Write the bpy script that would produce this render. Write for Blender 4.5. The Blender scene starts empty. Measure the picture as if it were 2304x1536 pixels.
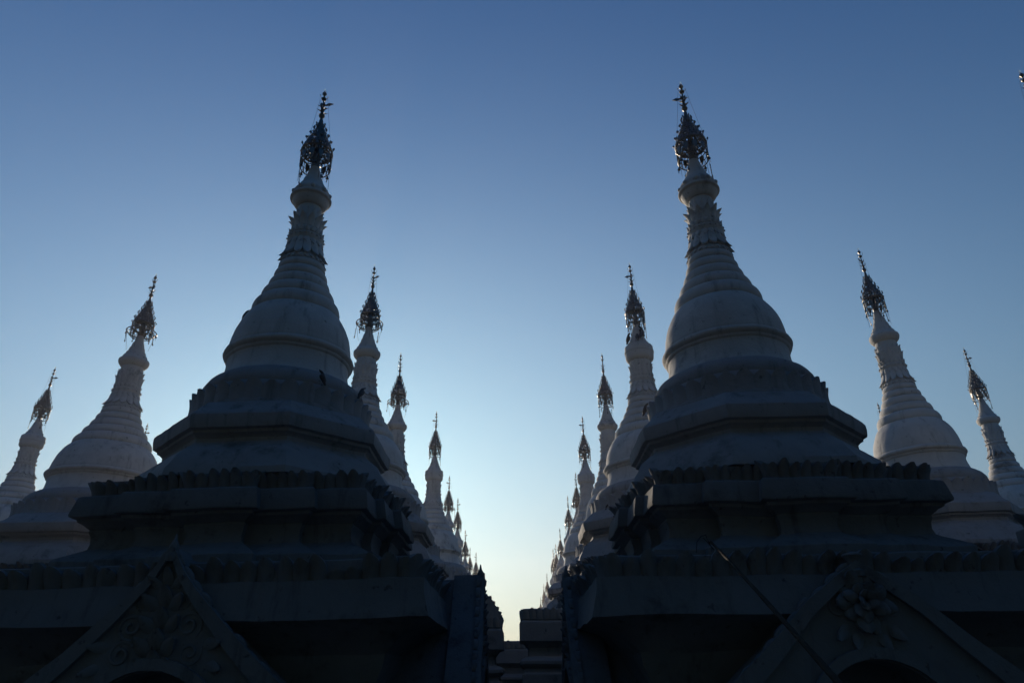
import bpy, bmesh, math, random
from mathutils import Vector, Matrix, noise
R = math.radians
C = bpy.context.scene.collection
sc = bpy.context.scene

# ------------------------------------------------------------------ camera, sky, sun, exposure
cam_d = bpy.data.cameras.new('camera'); cam = bpy.data.objects.new('camera', cam_d); C.objects.link(cam)
cam_d.sensor_width = 36.0; cam_d.lens = 1534/2304*36; cam_d.clip_start = 0.05; cam_d.clip_end = 6000
PITCH, ROLL = R(26.4), R(1.02)
Fv = Vector((0, math.cos(PITCH), math.sin(PITCH))); R0 = Vector((1, 0, 0)); U0 = R0.cross(Fv)
Rv = math.cos(ROLL)*R0 - math.sin(ROLL)*U0
Uv = math.cos(ROLL)*U0 + math.sin(ROLL)*R0
cam.matrix_world = Matrix(((Rv.x, Uv.x, -Fv.x, 0), (Rv.y, Uv.y, -Fv.y, 0), (Rv.z, Uv.z, -Fv.z, 1.6), (0, 0, 0, 1)))
sc.camera = cam

SUN_EL, SUN_AZ = R(11.0), R(-16.0)          # azimuth from +Y, clockwise
world = bpy.data.worlds.new('World'); sc.world = world; world.use_nodes = True
wt = world.node_tree; wt.nodes.clear()
sky = wt.nodes.new('ShaderNodeTexSky'); sky.sky_type = 'NISHITA'; sky.sun_disc = False
sky.sun_elevation = SUN_EL; sky.sun_rotation = SUN_AZ
sky.altitude = 0; sky.air_density = 2.0; sky.dust_density = 1.0; sky.ozone_density = 4.0
bg = wt.nodes.new('ShaderNodeBackground'); bg.inputs[1].default_value = 0.08
wo = wt.nodes.new('ShaderNodeOutputWorld')
def wnode(kind, **kw):
    n = wt.nodes.new(kind)
    for k, v in kw.items(): setattr(n, k, v)
    return n
def wmath(op, x, y=0.0):
    n = wnode('ShaderNodeMath', operation=op)
    for i, v in enumerate((x, y)):
        if isinstance(v, (int, float)): n.inputs[i].default_value = v
        else: wt.links.new(v, n.inputs[i])
    return n.outputs[0]
gam = wnode('ShaderNodeGamma'); gam.inputs[1].default_value = 1.0; wt.links.new(sky.outputs[0], gam.inputs[0])
wb = wnode('ShaderNodeMix', data_type='RGBA', blend_type='MULTIPLY'); wb.inputs[0].default_value = 1.0
wb.inputs[7].default_value = (0.23, 0.69, 1.38, 1)         # cool white balance of the photograph
wt.links.new(gam.outputs[0], wb.inputs[6])
# milky morning haze low over the horizon, brightest below the sun
tc = wnode('ShaderNodeTexCoord'); sp = wnode('ShaderNodeSeparateXYZ'); wt.links.new(tc.outputs['Generated'], sp.inputs[0])
el = wmath('MAXIMUM', wmath('ARCSINE', sp.outputs[2]), 0.0)
az = wmath('ARCTAN2', sp.outputs[0], sp.outputs[1])
es = wmath('DIVIDE', el, R(32)); f1 = wmath('EXPONENT', wmath('MULTIPLY', wmath('MULTIPLY', es, es), -1.0))
dz = wmath('DIVIDE', wmath('SUBTRACT', az, R(-6)), R(50))
f = wmath('MULTIPLY', f1, wmath('EXPONENT', wmath('MULTIPLY', wmath('MULTIPLY', dz, dz), -1.0)))
hz = wnode('ShaderNodeMix', data_type='RGBA'); hz.inputs[6].default_value = (0, 0, 0, 1); hz.inputs[7].default_value = (4.4, 5.7, 4.95, 1)
hz.clamp_factor = True
wt.links.new(f, hz.inputs[0])
ad = wnode('ShaderNodeMix', data_type='RGBA', blend_type='ADD'); ad.inputs[0].default_value = 1.0
wt.links.new(wb.outputs[2], ad.inputs[6]); wt.links.new(hz.outputs[2], ad.inputs[7])
# the haze right at the horizon dims and warms the light
e3 = wmath('DIVIDE', el, R(12)); f3 = wmath('EXPONENT', wmath('MULTIPLY', wmath('MULTIPLY', e3, e3), -1.0))
ext = wnode('ShaderNodeMix', data_type='RGBA', blend_type='MULTIPLY'); ext.inputs[7].default_value = (0.94, 0.70, 0.80, 1)
wt.links.new(f3, ext.inputs[0]); wt.links.new(ad.outputs[2], ext.inputs[6])
wt.links.new(ext.outputs[2], bg.inputs[0]); wt.links.new(bg.outputs[0], wo.inputs[0])
sun_d = bpy.data.lights.new('sun', 'SUN'); sun_d.energy = 5.0; sun_d.angle = R(0.5); sun_d.color = (1.0, 0.84, 0.66)
sun = bpy.data.objects.new('sun', sun_d); C.objects.link(sun)
sdir = Vector((math.sin(SUN_AZ)*math.cos(SUN_EL), math.cos(SUN_AZ)*math.cos(SUN_EL), math.sin(SUN_EL)))
sun.rotation_euler = sdir.to_track_quat('Z', 'Y').to_euler()
sun.location = (0, 40, 30)
vs = sc.view_settings; vs.view_transform = 'Standard'; vs.look = 'None'; vs.exposure = 0.0; vs.gamma = 1.0
vs.use_curve_mapping = False

# ------------------------------------------------------------------ materials
def new_mat(name):
    m = bpy.data.materials.new(name); m.use_nodes = True
    nt = m.node_tree; b = nt.nodes['Principled BSDF']
    return m, nt, b

def stucco(name, base, dirt, rough=0.9, amount=0.5):
    m, nt, b = new_mat(name); N = nt.nodes; L = nt.links
    geo = N.new('ShaderNodeNewGeometry'); pos = geo.outputs['Position']
    def nz(scale, detail, rgh=0.6, vec=None):
        n = N.new('ShaderNodeTexNoise'); n.inputs['Scale'].default_value = scale
        n.inputs['Detail'].default_value = detail; n.inputs['Roughness'].default_value = rgh
        L.new(vec if vec else pos, n.inputs['Vector']); return n.outputs['Fac']
    def ramp(fac, a, bb):
        r = N.new('ShaderNodeMapRange'); r.inputs[1].default_value = a; r.inputs[2].default_value = bb
        r.interpolation_type = 'SMOOTHSTEP'; L.new(fac, r.inputs[0]); return r.outputs[0]
    def math_(op, x, y):
        n = N.new('ShaderNodeMath'); n.operation = op
        for i, v in enumerate((x, y)):
            if isinstance(v, (int, float)): n.inputs[i].default_value = v
            else: L.new(v, n.inputs[i])
        return n.outputs[0]
    st = N.new('ShaderNodeMapping'); st.inputs['Scale'].default_value = (9, 9, 0.9); L.new(pos, st.inputs['Vector'])
    streak = ramp(nz(1.0, 6, 0.65, st.outputs[0]), 0.52, 0.78)
    patch = ramp(nz(1.7, 8, 0.7), 0.55, 0.72)
    spots = ramp(nz(14, 5, 0.6), 0.63, 0.72)
    mott = nz(5.0, 6)
    sepn = N.new('ShaderNodeSeparateXYZ'); L.new(geo.outputs['Normal'], sepn.inputs[0])
    grime = math_('MULTIPLY', streak, 0.7)
    grime = math_('MAXIMUM', grime, math_('MULTIPLY', patch, 0.85))
    grime = math_('MAXIMUM', grime, math_('MULTIPLY', spots, 0.7))
    grime = math_('MULTIPLY', grime, amount)
    mx = N.new('ShaderNodeMix'); mx.data_type = 'RGBA'
    mx.inputs[6].default_value = (*base, 1); mx.inputs[7].default_value = (*dirt, 1)
    L.new(grime, mx.inputs[0])
    mx2 = N.new('ShaderNodeMix'); mx2.data_type = 'RGBA'; mx2.blend_type = 'MULTIPLY'; mx2.inputs[0].default_value = 1
    r2 = N.new('ShaderNodeMapRange'); r2.inputs[1].default_value = .3; r2.inputs[2].default_value = .7
    r2.inputs[3].default_value = .84; r2.inputs[4].default_value = 1.0; L.new(mott, r2.inputs[0])
    cmb = N.new('ShaderNodeCombineColor'); [L.new(r2.outputs[0], cmb.inputs[i]) for i in range(3)]
    L.new(mx.outputs[2], mx2.inputs[6]); L.new(cmb.outputs[0], mx2.inputs[7])
    L.new(mx2.outputs[2], b.inputs['Base Color'])
    b.inputs['Roughness'].default_value = rough
    b.inputs['Specular IOR Level'].default_value = 0.15
    bp = N.new('ShaderNodeBump'); bp.inputs['Strength'].default_value = 0.55; bp.inputs['Distance'].default_value = 0.012
    hsum = math_('ADD', math_('MULTIPLY', nz(45, 6, .7), 0.5), math_('SUBTRACT', nz(9, 5, .6), math_('MULTIPLY', grime, 0.6)))
    L.new(hsum, bp.inputs['Height']); L.new(bp.outputs[0], b.inputs['Normal'])
    return m

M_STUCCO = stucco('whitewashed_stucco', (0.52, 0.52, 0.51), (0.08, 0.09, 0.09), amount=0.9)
M_BASE = stucco('shade_toned_whitewash', (0.29, 0.295, 0.30), (0.05, 0.052, 0.05), amount=0.85)  # shaded copy of the stucco: shade on octagon and lotus ring painted in
M_PLINTH = stucco('shade_toned_plinth_whitewash', (0.17, 0.18, 0.19), (0.04, 0.042, 0.04), amount=0.9)  # darkest copy: shade on base tier, terrace and porches put into the colour
M_PIER = stucco('old_pier_plaster', (0.34, 0.34, 0.34), (0.06, 0.065, 0.06), amount=0.9)

def metal(name, col, rough, metallic=1.0):
    m, nt, b = new_mat(name); N = nt.nodes; L = nt.links
    tc = N.new('ShaderNodeNewGeometry')
    n = N.new('ShaderNodeTexNoise'); n.inputs['Scale'].default_value = 22; n.inputs['Detail'].default_value = 5
    L.new(tc.outputs['Position'], n.inputs['Vector'])
    mx = N.new('ShaderNodeMix'); mx.data_type = 'RGBA'
    mx.inputs[6].default_value = (*[c*.45 for c in col], 1); mx.inputs[7].default_value = (*col, 1)
    L.new(n.outputs['Fac'], mx.inputs[0]); L.new(mx.outputs[2], b.inputs['Base Color'])
    b.inputs['Metallic'].default_value = metallic
    r = N.new('ShaderNodeMapRange'); r.inputs[3].default_value = rough*.7; r.inputs[4].default_value = rough*1.3
    L.new(n.outputs['Fac'], r.inputs[0]); L.new(r.outputs[0], b.inputs['Roughness'])
    return m
M_HTI = metal('tarnished_gilt_iron', (0.22, 0.205, 0.185), 0.42)
M_DARK = metal('dark_iron', (0.10, 0.10, 0.10), 0.5)
def crystal():
    m, nt, b = new_mat('crystal_bud')
    b.inputs['Base Color'].default_value = (0.95, 0.95, 0.95, 1); b.inputs['Roughness'].default_value = 0.05
    b.inputs['Transmission Weight'].default_value = 0.85; b.inputs['IOR'].default_value = 1.45
    return m
M_CRYSTAL = crystal()
def feathers():
    m, nt, b = new_mat('grey_feathers'); N = nt.nodes; L = nt.links
    geo = N.new('ShaderNodeNewGeometry'); n = N.new('ShaderNodeTexNoise'); n.inputs['Scale'].default_value = 30
    L.new(geo.outputs['Position'], n.inputs['Vector'])
    mx = N.new('ShaderNodeMix'); mx.data_type = 'RGBA'
    mx.inputs[6].default_value = (0.03, 0.03, 0.035, 1); mx.inputs[7].default_value = (0.09, 0.09, 0.10, 1)
    L.new(n.outputs['Fac'], mx.inputs[0]); L.new(mx.outputs[2], b.inputs['Base Color']); b.inputs['Roughness'].default_value = .7
    return m
M_BIRD = feathers()
def bamboo():
    m, nt, b = new_mat('dark_bamboo'); N = nt.nodes; L = nt.links
    geo = N.new('ShaderNodeNewGeometry'); w = N.new('ShaderNodeTexNoise'); w.inputs['Scale'].default_value = 12; w.inputs['Detail'].default_value = 6
    L.new(geo.outputs['Position'], w.inputs['Vector'])
    mx = N.new('ShaderNodeMix'); mx.data_type = 'RGBA'
    mx.inputs[6].default_value = (0.012, 0.010, 0.008, 1); mx.inputs[7].default_value = (0.04, 0.032, 0.022, 1)
    L.new(w.outputs['Fac'], mx.inputs[0]); L.new(mx.outputs[2], b.inputs['Base Color']); b.inputs['Roughness'].default_value = .85; b.inputs['Specular IOR Level'].default_value = .1
    return m
M_BAMBOO = bamboo()
def paving():
    m, nt, b = new_mat('brick_paving'); N = nt.nodes; L = nt.links
    geo = N.new('ShaderNodeNewGeometry'); br = N.new('ShaderNodeTexBrick'); br.inputs['Scale'].default_value = 3.0
    br.inputs['Color1'].default_value = (.13, .11, .09, 1); br.inputs['Color2'].default_value = (.17, .14, .12, 1)
    br.inputs['Mortar'].default_value = (.08, .075, .07, 1); br.inputs['Mortar Size'].default_value = .02
    L.new(geo.outputs['Position'], br.inputs['Vector']); L.new(br.outputs['Color'], b.inputs['Base Color'])
    b.inputs['Roughness'].default_value = .9
    return m
M_PAVE = paving()

# ------------------------------------------------------------------ mesh helpers
def build(name, bm, mat, parent=None, smooth_angle=40, wobble=0.0, mats=None):
    if wobble:
        for v in bm.verts:
            p = v.co*3.1 + Vector((7.1, 3.3, 1.7))
            v.co += noise.noise_vector(p)*wobble + noise.noise_vector(p*3.7)*wobble*.45
    bmesh.ops.recalc_face_normals(bm, faces=bm.faces[:])
    ca = R(smooth_angle)
    for e in bm.edges:
        if len(e.link_faces) == 2: e.smooth = e.calc_face_angle(0) < ca
    for f in bm.faces: f.smooth = True
    me = bpy.data.meshes.new(name); bm.to_mesh(me); bm.free()
    me.materials.append(mat)
    o = bpy.data.objects.new(name, me); C.objects.link(o)
    if parent: o.parent = parent
    return o

def densify(prof, step):
    out = [prof[0]]
    for a, b in zip(prof, prof[1:]):
        n = max(1, int(math.hypot(b[0]-a[0], b[1]-a[1])/step))
        for i in range(1, n+1):
            t = i/n; out.append((a[0]+(b[0]-a[0])*t, a[1]+(b[1]-a[1])*t))
    return out

def catmull(pts, n=5):
    out = []
    P = [pts[0]]+list(pts)+[pts[-1]]
    for i in range(1, len(P)-2):
        for k in range(n):
            t = k/n
            out.append(tuple(.5*((2*P[i][d])+(-P[i-1][d]+P[i+1][d])*t+(2*P[i-1][d]-5*P[i][d]+4*P[i+1][d]-P[i+2][d])*t*t+(-P[i-1][d]+3*P[i][d]-3*P[i+1][d]+P[i+2][d])*t**3) for d in (0, 1)))
    out.append(tuple(pts[-1])); return out

def lathe(bm, prof, n=64, off=(0, 0, 0), cap=True, ang0=0.0):
    rings = []
    for r, z in prof:
        r = max(r, 1e-4)
        rings.append([bm.verts.new((off[0]+r*math.sin(ang0+2*math.pi*i/n), off[1]-r*math.cos(ang0+2*math.pi*i/n), off[2]+z)) for i in range(n)])
    for a, b in zip(rings, rings[1:]):
        for i in range(n): bm.faces.new((a[i], a[(i+1) % n], b[(i+1) % n], b[i]))
    if cap:
        bm.faces.new(rings[0][::-1]); bm.faces.new(rings[-1])

def redent(W, steps=()):
    """quarter outline of a plus-shaped square; steps = [(half width of centre facet, extra projection), ...]"""
    # facets from the centre outwards; each facet lies at W + projection
    xs = [s[0] for s in steps]; pr = [s[1] for s in steps]
    q = []                                   # from centre of the -Y face towards +X corner: (x, distance)
    for x, p in zip(xs, pr):
        q.append((x, p)); 
    face = []
    lev = pr+[0.0]
    for i, x in enumerate(xs):
        face.append((x, lev[i])); face.append((x, lev[i+1]))
    pts = []
    for k in range(4):
        c, s = (1, 0, -1, 0)[k], (0, 1, 0, -1)[k]
        loc = [(-x, p) for x, p in reversed(face)]+[(x, p) for x, p in face]
        for x, p in loc:
            pts.append((k, x, p))
        pts.append((k, 'corner', 0))
    def outline(off):
        out = []
        for k, x, p in pts:
            if x == 'corner': X, Y = W+off, -(W+off)
            else:
                # facet ends shift with the offset so that steps stay parallel
                sx = 1 if x > 0 else -1
                X, Y = x+sx*off, -(W+off+p)
            c, s = (1, 0, -1, 0)[k], (0, 1, 0, -1)[k]
            out.append((X*c-Y*s, X*s+Y*c))
        return out
    return outline

def octagon():
    def outline(off):
        return [((1+off)*math.sin(R(22.5+45*i)), -(1+off)*math.cos(R(22.5+45*i))) for i in range(8)]
    return outline

def loft(bm, outline, prof, seg=0.12):
    """prof = [(offset, z)]; each side is subdivided so that it can be roughened"""
    base = outline(0.0); n = len(base); cnt = []
    for i in range(n):
        a, b = base[i], base[(i+1) % n]
        cnt.append(max(1, int(math.hypot(a[0]-b[0], a[1]-b[1])/seg)))
    rings = []
    for off, z in prof:
        o = outline(off); ring = []
        for i in range(n):
            a, b = o[i], o[(i+1) % n]
            for k in range(cnt[i]):
                t = k/cnt[i]; ring.append(bm.verts.new((a[0]+(b[0]-a[0])*t, a[1]+(b[1]-a[1])*t, z)))
        rings.append(ring)
    m = len(rings[0])
    for a, b in zip(rings, rings[1:]):
        for i in range(m): bm.faces.new((a[i], a[(i+1) % m], b[(i+1) % m], b[i]))
    bm.faces.new(rings[0][::-1]); bm.faces.new(rings[-1])

OGEE = [.85, .98, 1.0, .9, .62, .22, .02]
def leaf(bm, o, tan, up, out, w, h, curl=0.0, bulge=0.3, thick=0.02, prof=OGEE, curl_pow=2.2):
    o, tan, up, out = Vector(o), Vector(tan), Vector(up), Vector(out)
    nr = len(prof); cols = (-1, -.55, 0, .55, 1)
    F, B = [], []
    for i in range(nr):
        t = i/(nr-1); hw = max(w*.5*prof[i], .0008)
        fr, br = [], []
        for c in cols:
            p = o+tan*(hw*c)+up*(h*t)+out*(curl*t**curl_pow+bulge*hw*(1-c*c))
            fr.append(bm.verts.new(p)); br.append(bm.verts.new(p-out*thick))
        F.append(fr); B.append(br)
    for i in range(nr-1):
        for j in range(4):
            bm.faces.new((F[i][j], F[i][j+1], F[i+1][j+1], F[i+1][j]))
            bm.faces.new((B[i][j+1], B[i][j], B[i+1][j], B[i+1][j+1]))
        bm.faces.new((F[i][4], B[i][4], B[i+1][4], F[i+1][4])); bm.faces.new((B[i][0], F[i][0], F[i+1][0], B[i+1][0]))
    for j in range(4):
        bm.faces.new((F[-1][j], F[-1][j+1], B[-1][j+1], B[-1][j])); bm.faces.new((F[0][j+1], F[0][j], B[0][j], B[0][j+1]))

def ring_leaves(bm, n, r, z, w, h, curl, bulge=.3, thick=.02, lean=0.0, prof=OGEE, down=False, ph=0.0, jit=0.0, rnd=None, curl_pow=2.2):
    for i in range(n):
        a = 2*math.pi*(i+ph)/n
        out = Vector((math.sin(a), -math.cos(a), 0)); tan = Vector((math.cos(a), math.sin(a), 0))
        up = Vector((0, 0, -1 if down else 1))+out*lean; up.normalize()
        k = 1+(rnd.uniform(-jit, jit) if rnd else 0)
        leaf(bm, out*r+Vector((0, 0, z)), tan if not down else -tan, up, out, w, h*k, curl*k, bulge, thick, prof, curl_pow)

LOBE = [.90, .97, 1.0, 1.0, .93, .74, .30]
def edge_leaves(bm, outline, off, z, w, h, curl, rnd, bulge=.55, thick=.04, jit=.16, prof=LOBE):
    o = outline(off); n = len(o)
    for i in range(n):
        a, b = Vector((*o[i], 0)), Vector((*o[(i+1) % n], 0)); L = (b-a).length
        if L < w*.6: continue
        t = (b-a)/L; out = Vector((t.y, -t.x, 0)); k = max(1, round(L/w)); s = L/k
        for j in range(k):
            q = 1+rnd.uniform(-jit, jit*.6)
            if rnd.random() < .07: q *= rnd.uniform(.55, .75)          # chipped
            leaf(bm, a+t*(s*(j+.5+rnd.uniform(-.06, .06)))+Vector((0, 0, z)), (t+out*rnd.uniform(-.12, .12)).normalized(), Vector((rnd.uniform(-.08, .08), rnd.uniform(-.08, .08), 1)).normalized(), out, s*rnd.uniform(.96, 1.12), h*q, curl*(1+rnd.uniform(-.3, .3)), bulge, thick, prof)
    for i in range(n):                                          # corner leaves
        p, a, b = Vector((*o[i], 0)), Vector((*o[i-1], 0)), Vector((*o[(i+1) % n], 0))
        d1, d2 = (p-a).normalized(), (b-p).normalized()
        if d1.x*d2.y-d1.y*d2.x > .3:
            out = ((d1-d2)).normalized(); tan = Vector((-out.y, out.x, 0))
            leaf(bm, p-out*.025+Vector((0, 0, z)), tan, Vector((0, 0, 1)), out, w*1.1, h*rnd.uniform(.85, 1.05), curl*.8, bulge*.8, thick, prof)

def torus(bm, R_, r, z, n=32, m=6, off=(0, 0)):
    rings = []
    for i in range(n):
        a = 2*math.pi*i/n
        rings.append([bm.verts.new((off[0]+(R_+r*math.cos(2*math.pi*j/m))*math.sin(a), off[1]-(R_+r*math.cos(2*math.pi*j/m))*math.cos(a), z+r*math.sin(2*math.pi*j/m))) for j in range(m)])
    for i in range(n):
        a, b = rings[i], rings[(i+1) % n]
        for j in range(m): bm.faces.new((a[j], b[j], b[(j+1) % m], a[(j+1) % m]))

def tube(bm, pts, rad, m=6):
    pts = [Vector(p) for p in pts]; rings = []
    rads = rad if isinstance(rad, (list, tuple)) else [rad]*len(pts)
    for i, p in enumerate(pts):
        d = (pts[min(i+1, len(pts)-1)]-pts[max(i-1, 0)]).normalized()
        x = d.orthogonal().normalized(); y = d.cross(x)
        if rings and i:
            x = (px-d*px.dot(d)).normalized(); y = d.cross(x)
        px = x
        rings.append([bm.verts.new(p+(x*math.cos(2*math.pi*j/m)+y*math.sin(2*math.pi*j/m))*rads[i]) for j in range(m)])
    for a, b in zip(rings, rings[1:]):
        for j in range(m): bm.faces.new((a[j], a[(j+1) % m], b[(j+1) % m], b[j]))
    bm.faces.new(rings[0][::-1]); bm.faces.new(rings[-1])

def box(bm, lo, hi, seg=None):
    x0, y0, z0 = lo; x1, y1, z1 = hi
    v = [bm.verts.new(p) for p in ((x0, y0, z0), (x1, y0, z0), (x1, y1, z0), (x0, y1, z0), (x0, y0, z1), (x1, y0, z1), (x1, y1, z1), (x0, y1, z1))]
    for f in ((3, 2, 1, 0), (4, 5, 6, 7), (0, 1, 5, 4), (1, 2, 6, 5), (2, 3, 7, 6), (3, 0, 4, 7)): bm.faces.new([v[i] for i in f])

def blob(bm, c, r, sx=1, sy=1, sz=1, sub=2):
    res = bmesh.ops.create_icosphere(bm, subdivisions=sub, radius=r)
    for v in res['verts']: v.co = Vector((v.co.x*sx, v.co.y*sy, v.co.z*sz))+Vector(c)

def thing(name, label, cat, loc=(0, 0, 0), group=None):
    o = bpy.data.objects.new(name, None); C.objects.link(o); o.location = loc; o.empty_display_size = .3
    o['label'] = label; o['category'] = cat
    if group: o['group'] = group
    return o
def tag(o, label=None, cat=None, group=None, kind=None):
    for k, v in (('label', label), ('category', cat), ('group', group), ('kind', kind)):
        if v: o[k] = v
    return o
def copy_tree(o, parent=None):
    c = o.copy(); C.objects.link(c)
    if parent: c.parent = parent
    for ch in o.children: copy_tree(ch, c)
    return c

# ------------------------------------------------------------------ the setting
bm = bmesh.new(); S = 160
vv = [bm.verts.new(p) for p in ((-S, -S, 0), (S, -S, 0), (S, S, 0), (-S, S, 0))]; bm.faces.new(vv)
tag(build('ground', bm, M_PAVE), kind='structure')

# ------------------------------------------------------------------ the stupa
def make_hti(parent, wide, rnd):
    """tiered iron umbrella on the spire; z in the stupa's own metres"""
    RB = .165
    bm = bmesh.new()
    tube(bm, [(0, 0, 6.55), (0, 0, 7.2), (0, 0, 7.5), (0, 0, 7.84)], [.03, .022, .013, .008], 8)
    # crown band: two hoops with a lattice between them
    rb, rt, zb, zt = (RB, RB+.006, 6.725, 6.93)
    torus(bm, rb, .007, zb, 36); torus(bm, rt, .008, zt, 36); torus(bm, rt, .005, zt-.055, 36, 5); torus(bm, rb+.002, .004, zb+.075, 36, 5)
    n = 22
    for i in range(n):
        a = 2*math.pi*i/n; b = 2*math.pi*(i+.5)/n
        pa = lambda an, r, z: (r*math.sin(an), -r*math.cos(an), z)
        tube(bm, [pa(a, rb, zb), pa(a+.05, rt, zb+.04), pa(b, rb+.004, zb+.085)], .0035, 4)
        tube(bm, [pa(a, rb, zb+.075), pa(b, rt, zb+.02)], .003, 4)
        tube(bm, [pa(a, rt, zt-.055), pa(a, rt, zt)], .005, 4)
        if i % 2 == 0:
            o = Vector(pa(a, rt, zt-.055)); out = Vector((math.sin(a), -math.cos(a), 0)); tan = Vector((math.cos(a), math.sin(a), 0))
            leaf(bm, o, tan, Vector((0, 0, -1)), out, .055, .115, .0, .1, .004)
        if i % 3 == 0:
            tube(bm, [pa(a, rb, zb), pa(a, rt, zt-.055)], .0045, 4)
    for i in range(8):                                         # spokes to the pole
        a = 2*math.pi*i/8+.2
        tube(bm, [(0, 0, 6.99), (.6*rt*math.sin(a), -.6*rt*math.cos(a), 6.955), (rt*math.sin(a), -rt*math.cos(a), 6.92)], [.014, .011, .010], 5)
    for i in range(6):
        a = 2*math.pi*i/6+.5
        tube(bm, [(.03*math.sin(a), -.03*math.cos(a), 6.78), (.10*math.sin(a), -.10*math.cos(a), 6.80), (.16*math.sin(a), -.16*math.cos(a), 6.87)], .007, 4)
    lathe(bm, [(.03, 6.70), (.05, 6.74), (.04, 6.80), (.055, 6.86), (.035, 6.92), (.02, 7.0)], 12)
    build('crown_band', bm, M_HTI, parent, 35)
    bm = bmesh.new()
    tiers = [(.172, 6.945), (.155, 7.0), (.136, 7.05), (.116, 7.10), (.097, 7.145), (.079, 7.19), (.062, 7.235), (.047, 7.28), (.034, 7.325)]
    for k, (r, z) in enumerate(tiers):
        torus(bm, r, .006, z, 30, 5)
        r2 = tiers[k+1][0] if k+1 < len(tiers) else .025
        torus(bm, r2+.004, .004, z+.036, 26, 4)
        m = max(8, int(r*2*math.pi/.042))
        for i in range(m):                                     # little plates with gaps, standing between the hoops
            a = 2*math.pi*(i+.5*(k % 2))/m
            out = Vector((math.sin(a), -math.cos(a), 0)); tan = Vector((math.cos(a), math.sin(a), 0))
            if rnd.random() < .12: continue
            up = (Vector((0, 0, .042))+out*(r2+.004-r)).normalized()
            leaf(bm, out*r+Vector((0, 0, z)), tan, up, out, .037, .047, .006, .25, .004, [.9, 1, .97, .85, .5])
        for i in range(8):                                     # standing leaf finials
            a = 2*math.pi*(i+.5*(k % 2))/8
            out = Vector((math.sin(a), -math.cos(a), 0)); tan = Vector((math.cos(a), math.sin(a), 0))
            p = out*(r+.004)+Vector((0, 0, z+.004))
            tube(bm, [p, p+out*.012+Vector((0, 0, .028))], .003, 4)
            leaf(bm, p+out*.012+Vector((0, 0, .024)), out, Vector((0, 0, 1)), tan, .022, .034, .0, .2, .004, [.5, 1, .9, .6, .1])
    lathe(bm, [(.034, 7.33), (.026, 7.37), (.029, 7.385), (.020, 7.41), (.022, 7.425), (.013, 7.46), (.012, 7.50)], 12)
    if wide:
        torus(bm, .235, .009, 6.80, 40, 5); torus(bm, .205, .006, 6.775, 36, 4)
        for i in range(16):
            a = 2*math.pi*i/16
            tube(bm, [(.165*math.sin(a), -.165*math.cos(a), 6.76), (.20*math.sin(a), -.20*math.cos(a), 6.75), (.235*math.sin(a), -.235*math.cos(a), 6.80)], .004, 4)
            if i % 2: torus(bm, .018, .003, 6.785, 8, 3, (.19*math.sin(a), -.19*math.cos(a)))
    build('tiered_cone', bm, M_HTI, parent, 35)
    # shaft ornaments: vase, leaves, vane, top disc
    bm = bmesh.new()
    lathe(bm, [(.012, 7.46), (.030, 7.48), (.036, 7.50), (.024, 7.53), (.014, 7.55), (.020, 7.57), (.012, 7.60), (.008, 7.66)], 12)
    for k, z in enumerate((7.53, 7.56, 7.60, 7.635)):
        for i in range(3):
            a = 2*math.pi*i/3+k*.9
            out = Vector((math.sin(a), -math.cos(a), 0)); tan = Vector((math.cos(a), math.sin(a), 0))
            leaf(bm, out*.010+Vector((0, 0, z)), tan, (Vector((0, 0, .8))+out).normalized(), out, .022, .055, .018, .2, .004)
    lathe(bm, [(.006, 7.742), (.026, 7.752), (.032, 7.768), (.018, 7.782), (.008, 7.79)], 14)
    for i in range(4):
        a = 2*math.pi*i/4+.4
        tube(bm, [(.02*math.sin(a), -.02*math.cos(a), 7.768), (.04*math.sin(a), -.04*math.cos(a), 7.785), (.045*math.sin(a), -.045*math.cos(a), 7.81)], .003, 4)
        blob(bm, (.045*math.sin(a), -.045*math.cos(a), 7.812), .007, sub=1)
    lathe(bm, [(.008, 7.80), (.012, 7.82), (.025, 7.835), (.027, 7.85), (.018, 7.868), (.010, 7.875)], 12)
    build('finial_shaft', bm, M_HTI, parent, 35)
    bm = bmesh.new()
    lathe(bm, [(.008, 7.873), (.014, 7.885), (.015, 7.898), (.008, 7.918), (.001, 7.935)], 8)
    build('crystal_bud', bm, M_CRYSTAL, parent, 20)
    bm = bmesh.new()                                           # bird-shaped weather vane
    tube(bm, [(0, 0, 7.66), (.02, 0, 7.665), (.05, 0, 7.665)], [.008, .014, .010], 6)
    leaf(bm, (.04, 0, 7.668), (0, 0, 1), (1, 0, .12), (0, 1, 0), .045, .085, 0, .15, .006, [.3, .7, 1, .9, .6, .25, .03])
    leaf(bm, (-.01, 0, 7.66), (1, 0, .4), (-.4, 0, 1), (0, 1, 0), .026, .05, 0, .15, .006)
    build('weather_vane', bm, M_HTI, parent, 35)
    # bells, pendants, stays
    rr = .235 if wide else RB; zz = 6.79 if wide else 6.72
    first = None
    for i in range(6):
        a = 2*math.pi*i/6+.3
        if first is None:
            bm = bmesh.new()
            tube(bm, [(0, 0, 0), (0, 0, -.018)], .003, 4)
            lathe(bm, [(.004, -.016), (.010, -.020), (.012, -.034), (.018, -.050), (.016, -.050), (.006, -.03)], 10)
            tube(bm, [(0, 0, -.045), (0, 0, -.07)], .002, 4)
            leaf(bm, (0, 0, -.068), (1, 0, 0), (0, 0, -1), (0, 1, 0), .024, .035, 0, .1, .003, [.3, .9, 1, .6, .1])
            first = build('hanging_bell', bm, M_HTI, parent, 35); b = first
        else:
            b = first.copy(); C.objects.link(b)
        b.location = (rr*math.sin(a), -rr*math.cos(a), zz); b.rotation_euler = (rnd.uniform(-.15, .15), rnd.uniform(-.15, .15), a)
    first = None
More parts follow.
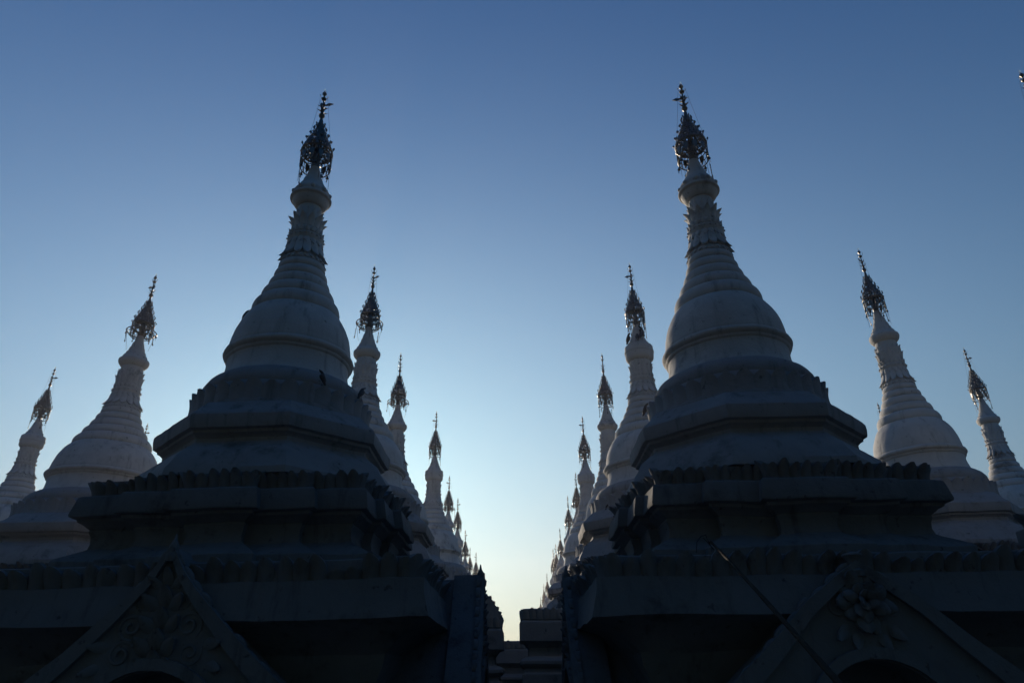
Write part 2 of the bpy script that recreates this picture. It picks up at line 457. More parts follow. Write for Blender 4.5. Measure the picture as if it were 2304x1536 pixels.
    for i in range(3):
        a = 2*math.pi*i/3+.75
        if first is None:
            bm = bmesh.new()
            tube(bm, [(0, 0, 0), (.004, 0, -.07)], .002, 4)
            for k in range(5):
                z = -.06-k*.034
                leaf(bm, (0.002*k, 0, z), (1, 0, 0), (.1, 0, -1), (0, 1, 0), .021-.002*(k % 2)*3, .030, 0, .3, .007, [.3, .9, 1, .5, .25])
            leaf(bm, (.012, 0, -.215), (1, 0, 0), (.1, 0, -1), (0, 1, 0), .028, .034, 0, .3, .010, [.5, 1, .9, .5, .1])
            first = build('pendant_chain', bm, M_HTI, parent, 35); b = first
        else:
            b = first.copy(); C.objects.link(b)
        b.location = (rr*math.sin(a), -rr*math.cos(a), zz); b.rotation_euler = (rnd.uniform(-.1, .1), rnd.uniform(-.12, .12), a)
    bm = bmesh.new()
    for i in range(4):
        a = 2*math.pi*i/4+.6
        tube(bm, [(rr*math.sin(a), -rr*math.cos(a), zz), (.17*math.sin(a), -.17*math.cos(a), 6.47)], .0022, 4)
    for i in range(2):
        a = math.pi*i+1.35
        q = [Vector((.045*math.sin(a), -.045*math.cos(a), 7.785)), Vector((.085*math.sin(a), -.085*math.cos(a), 7.5)), Vector((.13*math.sin(a), -.13*math.cos(a), 7.2)), Vector((.175*math.sin(a), -.175*math.cos(a), 6.93))]
        tube(bm, q, .0016, 4)
    build('stay_wire', bm, M_DARK, parent, 35)

def make_porch(parent, az, kind, rnd, D=1.585):
    """arched pediment standing against one face of the base tier, with flame edging and pilasters"""
    e = bpy.data.objects.new('porch', None); C.objects.link(e); e.parent = parent; e.rotation_euler = (0, 0, az); e.empty_display_size = .2
    if kind == 0: half = [(0, 2.36), (.04, 2.30), (.10, 2.20), (.20, 2.085), (.31, 1.97), (.43, 1.85), (.56, 1.73), (.68, 1.63), (.80, 1.52), (.86, 1.42), (.84, 1.34)]
    else: half = [(0, 2.20), (.06, 2.16), (.14, 2.11), (.24, 2.04), (.34, 1.97), (.46, 1.86), (.58, 1.75), (.70, 1.65), (.82, 1.55), (.90, 1.47), (.88, 1.38)]
    half = catmull(half, 3)
    arch = [(.40*math.cos(t), 1.27+.40*math.sin(t)) for t in [i*math.pi/2/10 for i in range(11)]]     # from side to apex
    bm = bmesh.new()
    def strip(y0, y1, outer, inner):
        # sheet between two outlines, closed front/back/outer/inner
        n = len(outer); 
        A = [[bm.verts.new((x, y, z)) for x, z in o] for y in (y0, y1) for o in (outer, inner)]
        fo, fi, bo, bi = A
        for i in range(n-1):
            bm.faces.new((fo[i], fo[i+1], fi[i+1], fi[i])); bm.faces.new((bo[i+1], bo[i], bi[i], bi[i+1]))
            bm.faces.new((fo[i+1], fo[i], bo[i], bo[i+1])); bm.faces.new((fi[i], fi[i+1], bi[i+1], bi[i]))
        for i in (0, n-1):
            bm.faces.new((fo[i], fi[i], bi[i], bo[i]))
    n = len(half)
    inner = []
    for i in range(n):
        t = (i/(n-1)); k = (1-t)*10; j = int(min(k, 9)); f = k-j
        a = arch[j]; b = arch[min(j+1, 10)]
        inner.append((a[0]+(b[0]-a[0])*f, a[1]+(b[1]-a[1])*f))
    inner[0] = (0, 1.67)
    out_full = [(-x, z) for x, z in reversed(half)]+half[1:]
    in_full = [(-x, z) for x, z in reversed(inner)]+inner[1:]
    strip(-D-.02, -D+.20, out_full, in_full)
    # raised rim along the slope
    sh = [(x*.90, z-.055) for x, z in out_full]
    strip(-D-.055, -D-.018, [(x*1.02, z+.012) for x, z in out_full], sh)
    strip(-D-.06, -D-.016, [(x*1.17, 1.27+(z-1.27)*1.17) for x, z in in_full], [(x*1.02, 1.27+(z-1.27)*1.02) for x, z in in_full])
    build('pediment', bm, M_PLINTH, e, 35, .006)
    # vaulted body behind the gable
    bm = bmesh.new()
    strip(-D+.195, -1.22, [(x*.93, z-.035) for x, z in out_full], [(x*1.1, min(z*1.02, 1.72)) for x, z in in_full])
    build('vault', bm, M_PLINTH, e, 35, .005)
    # flame edging
    for sgn in (-1, 1):
        bm = bmesh.new(); acc = 0
        for a, b in zip(half, half[1:]):
            L = math.hypot(b[0]-a[0], b[1]-a[1]); acc += L
            if acc > .10:
                acc = 0
                d = Vector((sgn*(b[0]-a[0]), 0, b[1]-a[1])).normalized(); up = Vector((sgn*abs(d.z), 0, abs(d.x)))
                leaf(bm, Vector((sgn*a[0]*.99, -D-.02, a[1]-.01)), Vector((d.x, 0, d.z)), (up+Vector((0, 0, .35))).normalized(), Vector((0, -1, 0)), .105, .034*rnd.uniform(.7, 1.3), .0, .25, .03, LOBE)
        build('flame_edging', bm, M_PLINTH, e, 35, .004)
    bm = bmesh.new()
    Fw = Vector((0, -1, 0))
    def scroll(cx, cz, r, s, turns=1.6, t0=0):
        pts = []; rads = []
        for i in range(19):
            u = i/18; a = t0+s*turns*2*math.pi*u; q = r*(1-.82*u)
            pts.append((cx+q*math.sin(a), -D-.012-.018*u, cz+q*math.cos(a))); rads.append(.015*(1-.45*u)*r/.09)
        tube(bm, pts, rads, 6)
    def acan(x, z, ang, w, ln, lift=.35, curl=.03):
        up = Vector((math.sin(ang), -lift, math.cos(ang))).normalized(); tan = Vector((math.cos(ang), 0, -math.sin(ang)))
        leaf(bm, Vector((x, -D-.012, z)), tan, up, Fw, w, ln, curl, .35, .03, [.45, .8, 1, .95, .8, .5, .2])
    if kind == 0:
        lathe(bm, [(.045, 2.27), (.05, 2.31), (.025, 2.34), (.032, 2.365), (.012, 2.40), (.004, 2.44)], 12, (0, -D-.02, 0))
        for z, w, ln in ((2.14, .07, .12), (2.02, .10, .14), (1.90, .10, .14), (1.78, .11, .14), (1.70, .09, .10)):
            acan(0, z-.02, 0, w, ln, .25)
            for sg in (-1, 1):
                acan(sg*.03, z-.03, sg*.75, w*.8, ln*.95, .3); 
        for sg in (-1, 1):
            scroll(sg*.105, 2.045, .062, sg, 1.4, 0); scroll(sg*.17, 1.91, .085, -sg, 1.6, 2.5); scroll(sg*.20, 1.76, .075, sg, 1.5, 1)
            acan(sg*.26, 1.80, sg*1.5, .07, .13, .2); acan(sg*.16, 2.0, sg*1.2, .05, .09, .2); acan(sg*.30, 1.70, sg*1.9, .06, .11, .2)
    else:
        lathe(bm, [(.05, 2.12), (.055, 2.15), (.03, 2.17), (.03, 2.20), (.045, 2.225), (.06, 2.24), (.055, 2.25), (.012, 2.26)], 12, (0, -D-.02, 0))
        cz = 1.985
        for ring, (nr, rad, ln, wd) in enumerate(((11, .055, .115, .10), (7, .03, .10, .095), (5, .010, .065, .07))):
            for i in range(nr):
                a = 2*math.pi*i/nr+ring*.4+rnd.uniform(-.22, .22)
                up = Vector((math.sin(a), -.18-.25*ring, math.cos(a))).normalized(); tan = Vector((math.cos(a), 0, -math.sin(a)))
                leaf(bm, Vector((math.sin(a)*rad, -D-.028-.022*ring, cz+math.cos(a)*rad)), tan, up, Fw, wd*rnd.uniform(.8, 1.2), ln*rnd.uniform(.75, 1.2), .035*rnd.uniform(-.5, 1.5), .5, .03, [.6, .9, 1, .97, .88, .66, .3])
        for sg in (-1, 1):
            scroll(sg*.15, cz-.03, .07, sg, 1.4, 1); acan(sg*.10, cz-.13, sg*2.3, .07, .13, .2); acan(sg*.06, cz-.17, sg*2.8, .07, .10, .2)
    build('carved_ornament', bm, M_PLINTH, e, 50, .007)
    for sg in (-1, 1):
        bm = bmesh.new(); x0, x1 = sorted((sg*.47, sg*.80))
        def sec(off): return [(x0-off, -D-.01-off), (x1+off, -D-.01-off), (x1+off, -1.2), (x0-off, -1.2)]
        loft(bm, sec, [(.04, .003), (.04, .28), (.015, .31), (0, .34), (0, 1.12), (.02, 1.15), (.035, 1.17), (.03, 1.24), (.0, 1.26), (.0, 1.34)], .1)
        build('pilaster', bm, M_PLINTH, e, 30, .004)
    return e

def make_stupa(name, label, bud_kind, wide_hti, porches, seed, broad=0.0):
    rnd = random.Random(seed)
    root = thing(name, label, 'stupa')
    # ---- base tier (square)
    sq = redent(1.5, ())
    bm = bmesh.new()
    loft(bm, sq, densify([(.08, 0), (.08, .34), (.05, .38), (-.06, .46), (-.08, .60), (-.28, .74), (-.30, 1.55), (-.24, 1.66), (-.22, 1.74), (-.06, 1.88), (.02, 1.90), (.085, 1.925), (.055, 2.06), (.05, 2.085), (.045, 2.15), (-.01, 2.155), (-.01, 2.20), (-.02, 2.275), (-.03, 2.283), (-.9, 2.30)], .11), .12)
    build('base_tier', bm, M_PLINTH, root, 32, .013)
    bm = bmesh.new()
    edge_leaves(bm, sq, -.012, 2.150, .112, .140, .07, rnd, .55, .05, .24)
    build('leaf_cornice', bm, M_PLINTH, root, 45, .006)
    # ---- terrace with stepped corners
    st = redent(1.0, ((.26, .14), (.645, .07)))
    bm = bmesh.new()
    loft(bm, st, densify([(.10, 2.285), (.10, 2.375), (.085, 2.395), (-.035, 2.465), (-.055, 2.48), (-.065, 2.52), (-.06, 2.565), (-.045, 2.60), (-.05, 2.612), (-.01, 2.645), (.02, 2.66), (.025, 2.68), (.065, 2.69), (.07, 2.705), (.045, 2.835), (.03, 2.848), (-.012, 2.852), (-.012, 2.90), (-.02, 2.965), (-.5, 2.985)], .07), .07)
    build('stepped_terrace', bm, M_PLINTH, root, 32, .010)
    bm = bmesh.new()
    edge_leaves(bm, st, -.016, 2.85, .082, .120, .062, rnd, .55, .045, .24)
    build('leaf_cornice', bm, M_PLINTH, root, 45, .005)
    # ---- octagon
    oc = octagon()
    bm = bmesh.new()
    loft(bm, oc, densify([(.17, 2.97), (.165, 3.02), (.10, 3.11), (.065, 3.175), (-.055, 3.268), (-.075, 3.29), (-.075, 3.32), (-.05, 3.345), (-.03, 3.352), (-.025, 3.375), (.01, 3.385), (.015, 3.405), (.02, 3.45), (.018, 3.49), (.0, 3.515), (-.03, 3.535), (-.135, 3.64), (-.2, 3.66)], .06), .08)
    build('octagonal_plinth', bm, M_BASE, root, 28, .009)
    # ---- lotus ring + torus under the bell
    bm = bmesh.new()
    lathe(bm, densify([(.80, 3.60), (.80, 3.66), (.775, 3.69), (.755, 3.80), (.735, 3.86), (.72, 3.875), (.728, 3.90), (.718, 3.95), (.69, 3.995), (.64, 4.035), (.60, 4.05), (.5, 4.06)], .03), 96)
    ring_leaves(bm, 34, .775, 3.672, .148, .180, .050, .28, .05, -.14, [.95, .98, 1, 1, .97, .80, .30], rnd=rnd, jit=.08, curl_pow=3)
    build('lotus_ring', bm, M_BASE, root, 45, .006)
    # ---- bell
    bell = catmull([(.60, 4.04), (.578, 4.09), (.563, 4.15), (.555, 4.22), (.556, 4.27)], 4)
    bell += [(.562, 4.273), (.575, 4.285), (.577, 4.298), (.563, 4.304), (.575, 4.313), (.595, 4.325), (.600, 4.345), (.592, 4.366), (.577, 4.376), (.560, 4.383)]
    bell += catmull([(.563, 4.40), (.556, 4.47), (.540, 4.56), (.512, 4.65), (.480, 4.72), (.440, 4.785), (.40, 4.825), (.35, 4.845)], 4)
    bm = bmesh.new(); lathe(bm, bell, 96)
    build('bell_dome', bm, M_STUCCO, root, 50, .008)
    # ---- ringed cone
    bm = bmesh.new()
    prof = [(.40, 4.77)]
    rings = [(.432, 4.80, 4.965), (.366, 4.965, 5.095), (.312, 5.095, 5.22), (.274, 5.22, 5.335), (.243, 5.335, 5.44)]
    for r, z0, z1 in rings:
        h = z1-z0
        nxt = r-.050 if r < .4 else .366
        for t in (.02, .08, .18, .32, .46, .60, .74, .86, .95):
            u = 2*t**.66-1
            prof.append((nxt-.012+.004*t+(r-nxt)*math.sqrt(max(0, 1-u*u)), z0+h*t))
    prof.append((.20, 5.45))
    lathe(bm, prof, 72)
    build('ringed_cone', bm, M_STUCCO, root, 60, .006)
    # ---- carved lotus shaft
    bm = bmesh.new(); kk = 0 if bud_kind == 0 else .026
    lathe(bm, densify([(.215, 5.43), (.21, 5.46), (.205, 5.475), (.185, 5.50), (.168, 5.62), (.165, 5.70), (.185, 5.725), (.186, 5.755), (.163, 5.775), (.158, 5.80), (.168, 5.82), (.165, 5.84), (.147+.6*kk, 5.855), (.140+kk, 5.98), (.143+kk, 6.04), (.133+kk, 6.06), (.126+kk, 6.12), (.118+kk, 6.18)], .02), 48)
    ring_leaves(bm, 14, .172, 5.655, .082, .18, .058, .35, .03, .12, [.8, .9, 1, 1, .95, .65, .15], down=True, rnd=rnd, jit=.06, curl_pow=3)
    ring_leaves(bm, 22, .205, 5.475, .05, .045, .022, .4, .02, .25, down=True, ph=.5)
    ring_leaves(bm, 16, .165, 5.70, .066, .075, .028, .5, .02, .1, rnd=rnd, jit=.1, down=True)
    ring_leaves(bm, 18, .162, 5.785, .055, .06, .022, .5, .02, .1)
    ring_leaves(bm, 12, .143+.7*kk, 5.86, .08, .135, .062-kk, .35, .03, .0, [.75, .85, .95, 1, .95, .65, .15], rnd=rnd, jit=.06, curl_pow=3.2)
    ring_leaves(bm, 14, .136+kk, 6.0 if kk else 6.01, .055, .085, .028, .4, .02, .0, ph=.5, curl_pow=3)
    for i in range(20):
        a = 2*math.pi*i/20; blob(bm, (.187*math.sin(a), -.187*math.cos(a), 5.742), .014, sub=1)
    build('lotus_shaft', bm, M_STUCCO, root, 45, .004)
    # ---- bud
    bm = bmesh.new()
    if bud_kind == 0:
        pr = [(.118, 6.16), (.14, 6.165)]+catmull([(.155, 6.175), (.175, 6.205), (.188, 6.24), (.196, 6.255), (.212, 6.262), (.219, 6.275), (.212, 6.292), (.192, 6.298), (.190, 6.315), (.194, 6.34), (.188, 6.37), (.168, 6.40), (.145, 6.44), (.132, 6.465), (.122, 6.475), (.108, 6.52), (.098, 6.555), (.090, 6.562), (.078, 6.61), (.070, 6.645), (.056, 6.70), (.04, 6.73), (.02, 6.74)], 3)
        lathe(bm, pr, 56)
        for i in range(9):
            a = 2*math.pi*(i+.5)/9
            blob(bm, (.186*math.sin(a), -.186*math.cos(a), 6.345), .029, sub=2)
    else:
        if bud_kind == 1:          # tall drum with a studded cone
            pr = [(.14, 6.06), (.175, 6.07), (.20, 6.088), (.217, 6.115), (.222, 6.15), (.222, 6.205), (.231, 6.21), (.232, 6.238), (.223, 6.243), (.222, 6.315), (.214, 6.326), (.186, 6.33)]+catmull([(.184, 6.335), (.158, 6.37), (.135, 6.43), (.112, 6.48), (.098, 6.53), (.082, 6.58), (.075, 6.62), (.062, 6.66), (.045, 6.72), (.02, 6.74)], 3)
            rows = ((16, .162, 6.375), (13, .130, 6.435), (11, .110, 6.49), (9, .090, 6.555))
        else:                      # thin disc with a straight studded cone
            pr = [(.118, 6.15), (.14, 6.16)]+catmull([(.17, 6.17), (.195, 6.20), (.208, 6.23), (.212, 6.262), (.205, 6.285), (.192, 6.292)], 3)+catmull([(.176, 6.31), (.158, 6.36), (.140, 6.365), (.132, 6.42), (.118, 6.425), (.106, 6.50), (.094, 6.505), (.080, 6.59), (.068, 6.595), (.056, 6.68), (.04, 6.73), (.02, 6.74)], 2)
            rows = ((17, .172, 6.325), (14, .140, 6.385), (11, .115, 6.45), (9, .092, 6.525))
        lathe(bm, pr, 56)
        for n_, r, z in rows:
            ring_leaves(bm, n_, r-.010, z-.012, .036, .042, .014, .6, .02, -.1)
    build('spire_bud', bm, M_STUCCO, root, 50, .004)
    # ---- iron umbrella
    h = bpy.data.objects.new('umbrella_finial', None); C.objects.link(h); h.parent = root; h.empty_display_size = .2
    make_hti(h, wide_hti, rnd)
    if bud_kind: h.scale = (.90, .90, 1)
    if broad:                                                   # stouter body, same spire
        ss = lambda t: max(0, min(1, t))**2*(3-2*max(0, min(1, t)))
        for c in root.children:
            if c.type == 'MESH' and c.name.split('.')[0] != 'spire_bud':
                for v in c.data.vertices:
                    z = v.co.z; k = 1+broad*ss((6.1-z)/1.3)*ss((z-2.3)/1.4)
                    v.co.x *= k; v.co.y *= k
    for az, kind, D in porches: make_porch(root, az, kind, rnd, D)
    return root

Q = math.pi/2
GL = 'stupas in the row left of the aisle'; GR = 'stupas in the row right of the aisle'
A = make_stupa('stupa', 'nearest dark stupa on the left, its gable carved with scrolls', 0, False, ((0, 0, 1.585), (Q, 0, 1.80)), 3)
A.location = (-2.09, 5.95, 0); A.rotation_euler = (0, R(-.65), 0); A.scale = (1, 1, 1.005); A['group'] = GL
B = make_stupa('stupa', 'nearest dark stupa on the right, its gable carved with a flower', 0, False, ((0, 1, 1.585), (-Q, 0, 1.60)), 8)
B.location = (2.03, 5.9, 0); B.rotation_euler = (0, R(.15), 0); B['group'] = GR
D_ = make_stupa('stupa', 'second stupa along the left of the aisle, its spire beside the nearest dark bell', 2, True, (), 5, .20)
D_.location = (-2.30, 9.74, 0); D_['group'] = GL
E_ = make_stupa('stupa', 'second stupa along the right of the aisle, with pigeons on its drum collar', 1, False, (), 6, .18)
E_.location = (2.02, 9.82, 0); E_['group'] = GR

def hti_of(root):
    return [c for c in root.children if c.name.startswith('umbrella_finial')][0]
hti_of(A).rotation_euler = (0, 0, .0); hti_of(B).rotation_euler = (0, 0, math.pi-.35); hti_of(D_).rotation_euler = (0, 0, -.3); hti_of(E_).rotation_euler = (0, 0, 2.6)

ORD = {3: 'third', 4: 'fourth', 5: 'fifth', 6: 'sixth', 7: 'seventh', 8: 'eighth', 9: 'ninth', 10: 'tenth', 11: 'eleventh', 12: 'twelfth', 13: 'thirteenth'}
def put(src, x, y, label, group, rnd, sz=1.0):
    o = copy_tree(src); o.location = (x, y, 0); o['label'] = label; o['group'] = group
    o.rotation_euler = (R(rnd.uniform(-.3, .3)), R(rnd.uniform(-.3, .3)), rnd.choice((0, Q, 2*Q, 3*Q))+R(rnd.uniform(-1, 1)))
    o.scale = (1, 1, sz)
    hti_of(o).rotation_euler = (0, 0, rnd.uniform(0, 6.28))
    return o
F_ = make_stupa('stupa', 'large blue-grey stupa at the right, behind the corner of the nearest dark one', 2, False, (), 11)
F_['group'] = 'stupas in the outer rows'; F_.location = (5.77, 9.47, 0); F_.rotation_euler = (0, R(.2), R(90)); hti_of(F_).rotation_euler = (0, 0, 2.2)
rnd = random.Random(21)
left = [(3, -2.37, 13.22, D_), (4, -2.03, 16.75, E_), (5, -2.27, 23.0, D_), (6, -2.17, 26.2, E_), (7, -2.31, 32.4, D_), (8, -2.44, 37.1, E_), (9, -2.20, 38.6, D_), (10, -2.20, 48.6, E_)]
right = [(3, 1.92, 13.44, F_), (4, 1.83, 17.35, E_), (5, 2.06, 22.9, D_), (6, 2.02, 26.17, E_), (7, 2.09, 32.4, E_), (8, 2.08, 36.5, D_), (9, 1.97, 38.0, E_), (10, 2.06, 47.4, E_), (11, 2.05, 52.7, D_), (12, 2.08, 56.0, E_), (13, 2.04, 61.7, E_)]
for k, x, y, s in left: put(s, x, y, f'pale stupa {ORD[k]} from the camera in the row along the left of the aisle', GL, rnd)
for k, x, y, s in right: put(s, x, y, f'pale stupa {ORD[k]} from the camera in the row along the right of the aisle', GR, rnd)
GS = 'stupas in the outer rows'
outer = [(-6.07, 9.90, D_, 'large sunlit-grey stupa with grimy rings at the left, beyond the nearest dark stupa'),
         (-10.07, 13.6, E_, 'farther pale stupa cut by the left edge of the picture'),
         (-9.83, 17.27, D_, 'stupa at left showing only its iron finial above the shoulder of the grimy one'),
         (9.80, 13.43, F_, 'farther pale stupa with a sunlit left edge, cut by the right edge of the picture'),
         (9.49, 16.68, E_, 'stupa at right showing only its thin iron finial left of a blue-grey spire'),
         (6.05, 5.79, E_, 'stupa just outside the right edge, only the tip of its finial in view')]
for x, y, s, lab in outer:
    o = put(s, x, y, lab, GS, rnd)
    if x == -6.07: o.scale = (1.06, 1.06, 1.0); o.rotation_euler = (0, 0, 0)

# ------------------------------------------------------------------ unseen trees, added behind the camera to keep sky light off the near stupas
def foliage():
    m, nt, b = new_mat('dark_foliage'); N = nt.nodes; L = nt.links
    geo = N.new('ShaderNodeNewGeometry'); n = N.new('ShaderNodeTexNoise'); n.inputs['Scale'].default_value = 1.1; n.inputs['Detail'].default_value = 4
    L.new(geo.outputs['Position'], n.inputs['Vector'])
    mx = N.new('ShaderNodeMix'); mx.data_type = 'RGBA'
    mx.inputs[6].default_value = (0.020, 0.035, 0.014, 1); mx.inputs[7].default_value = (0.06, 0.095, 0.03, 1)
    L.new(n.outputs['Fac'], mx.inputs[0]); L.new(mx.outputs[2], b.inputs['Base Color']); b.inputs['Roughness'].default_value = .6
    return m
M_LEAF = foliage()
def bark():
    m, nt, b = new_mat('tree_bark'); N = nt.nodes; L = nt.links
    geo = N.new('ShaderNodeNewGeometry'); n = N.new('ShaderNodeTexNoise'); n.inputs['Scale'].default_value = 8; n.inputs['Detail'].default_value = 6
    L.new(geo.outputs['Position'], n.inputs['Vector'])
    mx = N.new('ShaderNodeMix'); mx.data_type = 'RGBA'
    mx.inputs[6].default_value = (0.05, 0.04, 0.03, 1); mx.inputs[7].default_value = (0.15, 0.12, 0.09, 1)
    L.new(n.outputs['Fac'], mx.inputs[0]); L.new(mx.outputs[2], b.inputs['Base Color']); b.inputs['Roughness'].default_value = .9
    return m
M_BARK = bark()
def make_blocker_tree(seed):
    rnd = random.Random(seed)
    t = thing('added_blocker_tree', 'unseen dark tree added behind the camera to block sky light', 'tree', group='unseen trees added to block sky light')
    bm = bmesh.new(); tube(bm, [(0, 0, 0), (.1, .05, 2), (.0, .1, 4.2), (.2, 0, 7), (.1, .1, 10)], [.42, .33, .28, .18, .06], 10)
    tips = []
    for i in range(11):
        z = 3.2+i*.6; a = i*2.4+rnd.random(); L_ = rnd.uniform(2.0, 3.6)*(1-.045*i)
        p1 = Vector((math.sin(a)*L_*.5, math.cos(a)*L_*.5, z+L_*.3)); p2 = Vector((math.sin(a)*L_, math.cos(a)*L_, z+L_*.5))
        tube(bm, [(0, .05, z), p1, p2], [.13, .08, .03], 6); tips += [p1, p2]
    tips += [Vector((0, 0, 10.5)), Vector((.5, .3, 9.5))]
    build('trunk', bm, M_BARK, t, 60)
    bm = bmesh.new()
    for p in tips:
        for k in range(210):
            d = Vector((rnd.gauss(0, 1), rnd.gauss(0, 1), rnd.gauss(0, .8)))*.72
            c = p+d; s = rnd.uniform(.12, .22); u = Vector((rnd.gauss(0, 1), rnd.gauss(0, 1), rnd.gauss(0, .6))).normalized(); w = u.orthogonal().normalized()*s*.5
            bm.faces.new([bm.verts.new(c-u*s), bm.verts.new(c+w), bm.verts.new(c+u*s), bm.verts.new(c-w)])
    build('crown', bm, M_LEAF, t, 10)
    return t
T0 = make_blocker_tree(2)
for i, (x, y, k, rz) in enumerate(((-9.5, -5.5, 1.05, 0), (-4.8, -6.0, 1.15, 1.3), (0.3, -5.6, 1.1, 2.9), (5.2, -5.8, 1.2, 4.1), (10.0, -5.4, 1.0, 5.2), (-2.2, -11, 1.5, .8), (3.4, -11.5, 1.55, 3.3), (-8, -11, 1.4, 2.2), (9, -11, 1.45, 5.9))):
    o = T0 if i == 0 else copy_tree(T0)
    o.location = (x, y, 0); o.rotation_euler = (0, 0, rz); o.scale = (k, k, k)

# ------------------------------------------------------------------ small structures in the aisle
def pier(name, label, x0, x1, y0, y1, top, gable):
    t = thing(name, label, 'pier', ((x0+x1)/2, (y0+y1)/2, 0)); w, d = (x1-x0)/2, (y1-y0)/2
    def outline(off): return [(-w-off, -d-off), (w+off, -d-off), (w+off, d+off), (-w-off, d+off)]
    k = top
    bm = bmesh.new()
    loft(bm, outline, densify([(-.02, 0), (-.02, k-.66), (-.04, k-.64), (-.045, k-.60), (-.02, k-.585), (.0, k-.56), (.0, k-.53), (-.02, k-.505), (-.09, k-.48), (-.095, k-.40), (-.05, k-.345), (.0, k-.33), (.0, k-.14), (-.025, k-.13), (-.03, k-.115)], .05), .06)
    build('shaft', bm, M_PIER, t, 32, .008)
    bm = bmesh.new()
    loft(bm, outline, densify([(-.045, k-.118), (-.03, k-.06), (-.02, k-.012), (-.04, k), (-.08, k+.003)], .04), .06)
    edge_leaves(bm, outline, -.03, k-.11, .08, .11, .02, random.Random(4), .4, .03)
    build('cornice', bm, M_PIER, t, 40, .007)
    if gable:
        bm = bmesh.new(); rr = random.Random(9)
        pts = [(w-.015, k), (w-.03, k+.03), (w-.06, k+.085), (w-.10, k+.145), (w-.14, k+.20), (w-.19, k+.235), (w-.26, k+.245), (w-.34, k+.25)]
        f = [bm.verts.new((x, -d+.02, z)) for x, z in pts]+[bm.verts.new((-w, -d+.02, pts[-1][1]-.05)), bm.verts.new((-w, -d+.02, k-.02)), bm.verts.new((w-.02, -d+.02, k-.02))]
        b = [bm.verts.new((v.co.x, d-.1, v.co.z)) for v in f]
        bm.faces.new(f); bm.faces.new(b[::-1])
        for i in range(len(f)): bm.faces.new((f[i], b[i], b[(i+1) % len(f)], f[(i+1) % len(f)]))
        for (x, z), (x2, z2) in zip(pts, pts[1:]):
            dd = Vector((x2-x, 0, z2-z)).normalized(); up = Vector((dd.z, 0, -dd.x))
            for y in (-d+.02, 0, d-.15): leaf(bm, Vector((x, y, z))-up*.01, dd, up, Vector((0, -1, 0)), .045, .03*rr.uniform(.5, 1.3), 0, .3, .05)
        build('stepped_gable', bm, M_PIER, t, 30, .008)
    return t
pier('gate_pier', 'crumbling white pier with a flat leafy top on the right of the narrow aisle', .03, .62, 8.05, 8.7, 2.31, 0)
pier('gate_pier', 'white pier with a toothed sloping gable on the left of the narrow aisle', -.66, -.155, 8.05, 8.7, 2.235, .42)
pier('altar_block', 'low moulded white block closing the far end of the narrow aisle', -.55, .40, 12.0, 12.8, 2.175, 0)['category'] = 'block'

# ------------------------------------------------------------------ bamboo pole with a wire loop
t = thing('bamboo_pole', 'dark bamboo pole with a wire loop leaning on the right stupa', 'pole', (.80, 1.9, 0))
def rel(p): return Vector(p)-Vector((.80, 1.9, 0))
top, low = Vector((1.195, 4.30, 2.335)), Vector((.926, 2.2, 1.578))
bot = low+(low-top)*1.6
bot = low+(low-top)*(low.z/(top.z-low.z))
bm = bmesh.new(); pts = []; rad = []
for i in range(41):
    u = i/40; p = bot.lerp(top, u); pts.append(rel(p)+Vector((.006*math.sin(u*9), 0, .005*math.sin(u*7+1)))); rad.append((.017-.010*u)*(1.12 if i % 4 == 0 else 1))
tube(bm, pts, rad, 10); build('shaft', bm, M_BAMBOO, t, 50)
bm = bmesh.new()
c = rel(top); tube(bm, [c+Vector((-.10, -.02, -.06)), c+Vector((-.09, -.02, -.0)), c+Vector((-.06, -.02, .035)), c+Vector((-.03, -.02, .045)), c+Vector((-.015, -.01, .01)), c+Vector((0, 0, -.02)), c+Vector((.015, .0, -.04)), c+Vector((-.02, -.01, .0)), c+Vector((-.045, -.015, .03))], .0035, 5)
build('wire_loop', bm, M_DARK, t, 50)

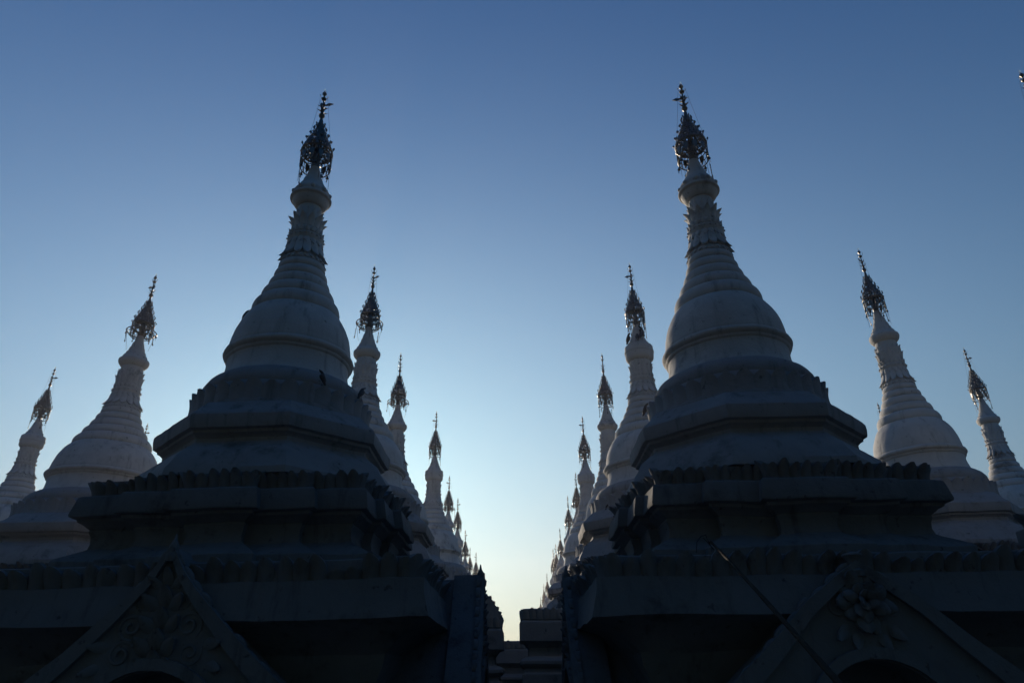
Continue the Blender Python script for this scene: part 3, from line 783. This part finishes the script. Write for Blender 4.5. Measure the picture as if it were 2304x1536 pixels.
# ------------------------------------------------------------------ thin morning haze between the rows
def haze_mat():
    m = bpy.data.materials.new('morning_haze'); m.use_nodes = True; nt = m.node_tree; nt.nodes.clear()
    v = nt.nodes.new('ShaderNodeVolumePrincipled'); o = nt.nodes.new('ShaderNodeOutputMaterial')
    v.inputs['Color'].default_value = (1.0, 0.90, 0.88, 1); v.inputs['Density'].default_value = 0.0011; v.inputs['Anisotropy'].default_value = 0.6
    nt.links.new(v.outputs[0], o.inputs['Volume']); return m
bm = bmesh.new(); box(bm, (-165, -165, -1), (165, 165, 26))
tag(build('haze', bm, haze_mat()), kind='stuff')

# ------------------------------------------------------------------ birds
def make_bird():
    bm = bmesh.new()
    body = catmull([(.002, -.12), (.022, -.10), (.030, -.06), (.052, -.02), (.062, .03), (.056, .07), (.040, .10), (.032, .115), (.036, .135), (.033, .155), (.018, .170), (.006, .178), (.001, .188)], 2)
    lathe(bm, body, 14)
    for v in bm.verts:                                         # body axis bends: tail back and down, chest up, head forward
        z = v.co.z; x, y = v.co.x, v.co.y
        v.co = Vector((x*.85, y*1.0-max(0, z-.12)*1.4+(-z*.55 if z < .05 else -.0275-(z-.05)*.0), z*.92+.135))
    for s in (-1, 1): tube(bm, [(s*.018, .0, .085), (s*.02, -.006, .03), (s*.02, -.002, .004), (s*.02, -.03, .002)], .004, 5)
    return build('pigeon', bm, M_BIRD, None, 60)
GB = 'birds perched on the stupas'
BIRDS = [
    ((-2.585, 5.785, 4.735), 1.2, .40, 'small dark bird on the left shoulder of the nearest left bell'),
    ((-1.616, 5.34, 3.862), -.6, .45, 'dark bird in front of the nearest left bell, on its lotus ring'),
    ((-1.37, 5.70, 3.862), 2.6, .48, 'dark bird at the right edge of the nearest left lotus ring'),
    ((1.262, 6.165, 3.835), .8, .42, 'dark bird at the left edge of the nearest right lotus ring'),
    ((1.845, 9.725, 6.332), .5, .62, 'pigeon alone on the left rim of the drum collar'),
    ((2.05, 9.66, 6.385), 2.2, .62, 'pigeon on the lower right side of the studded cone above the collar'),
    ((2.085, 9.71, 6.46), -1.0, .62, 'highest pigeon, on the right of the studded cone above the collar'),
    ((1.985, 9.645, 6.332), 3.0, .62, 'pigeon at the front of the drum collar, left of two others'),
    ((1.243, 9.332, 3.535), .2, .60, 'dark bird on the octagonal plinth of the second right stupa')]
b0 = None
for loc, rz, s, lab in BIRDS:
    if b0 is None: b0 = make_bird(); o = b0
    else: o = b0.copy(); C.objects.link(o)
    o.location = loc; o.rotation_euler = (0, 0, rz); o.scale = (s, s, s)
    tag(o, lab, 'bird', GB)
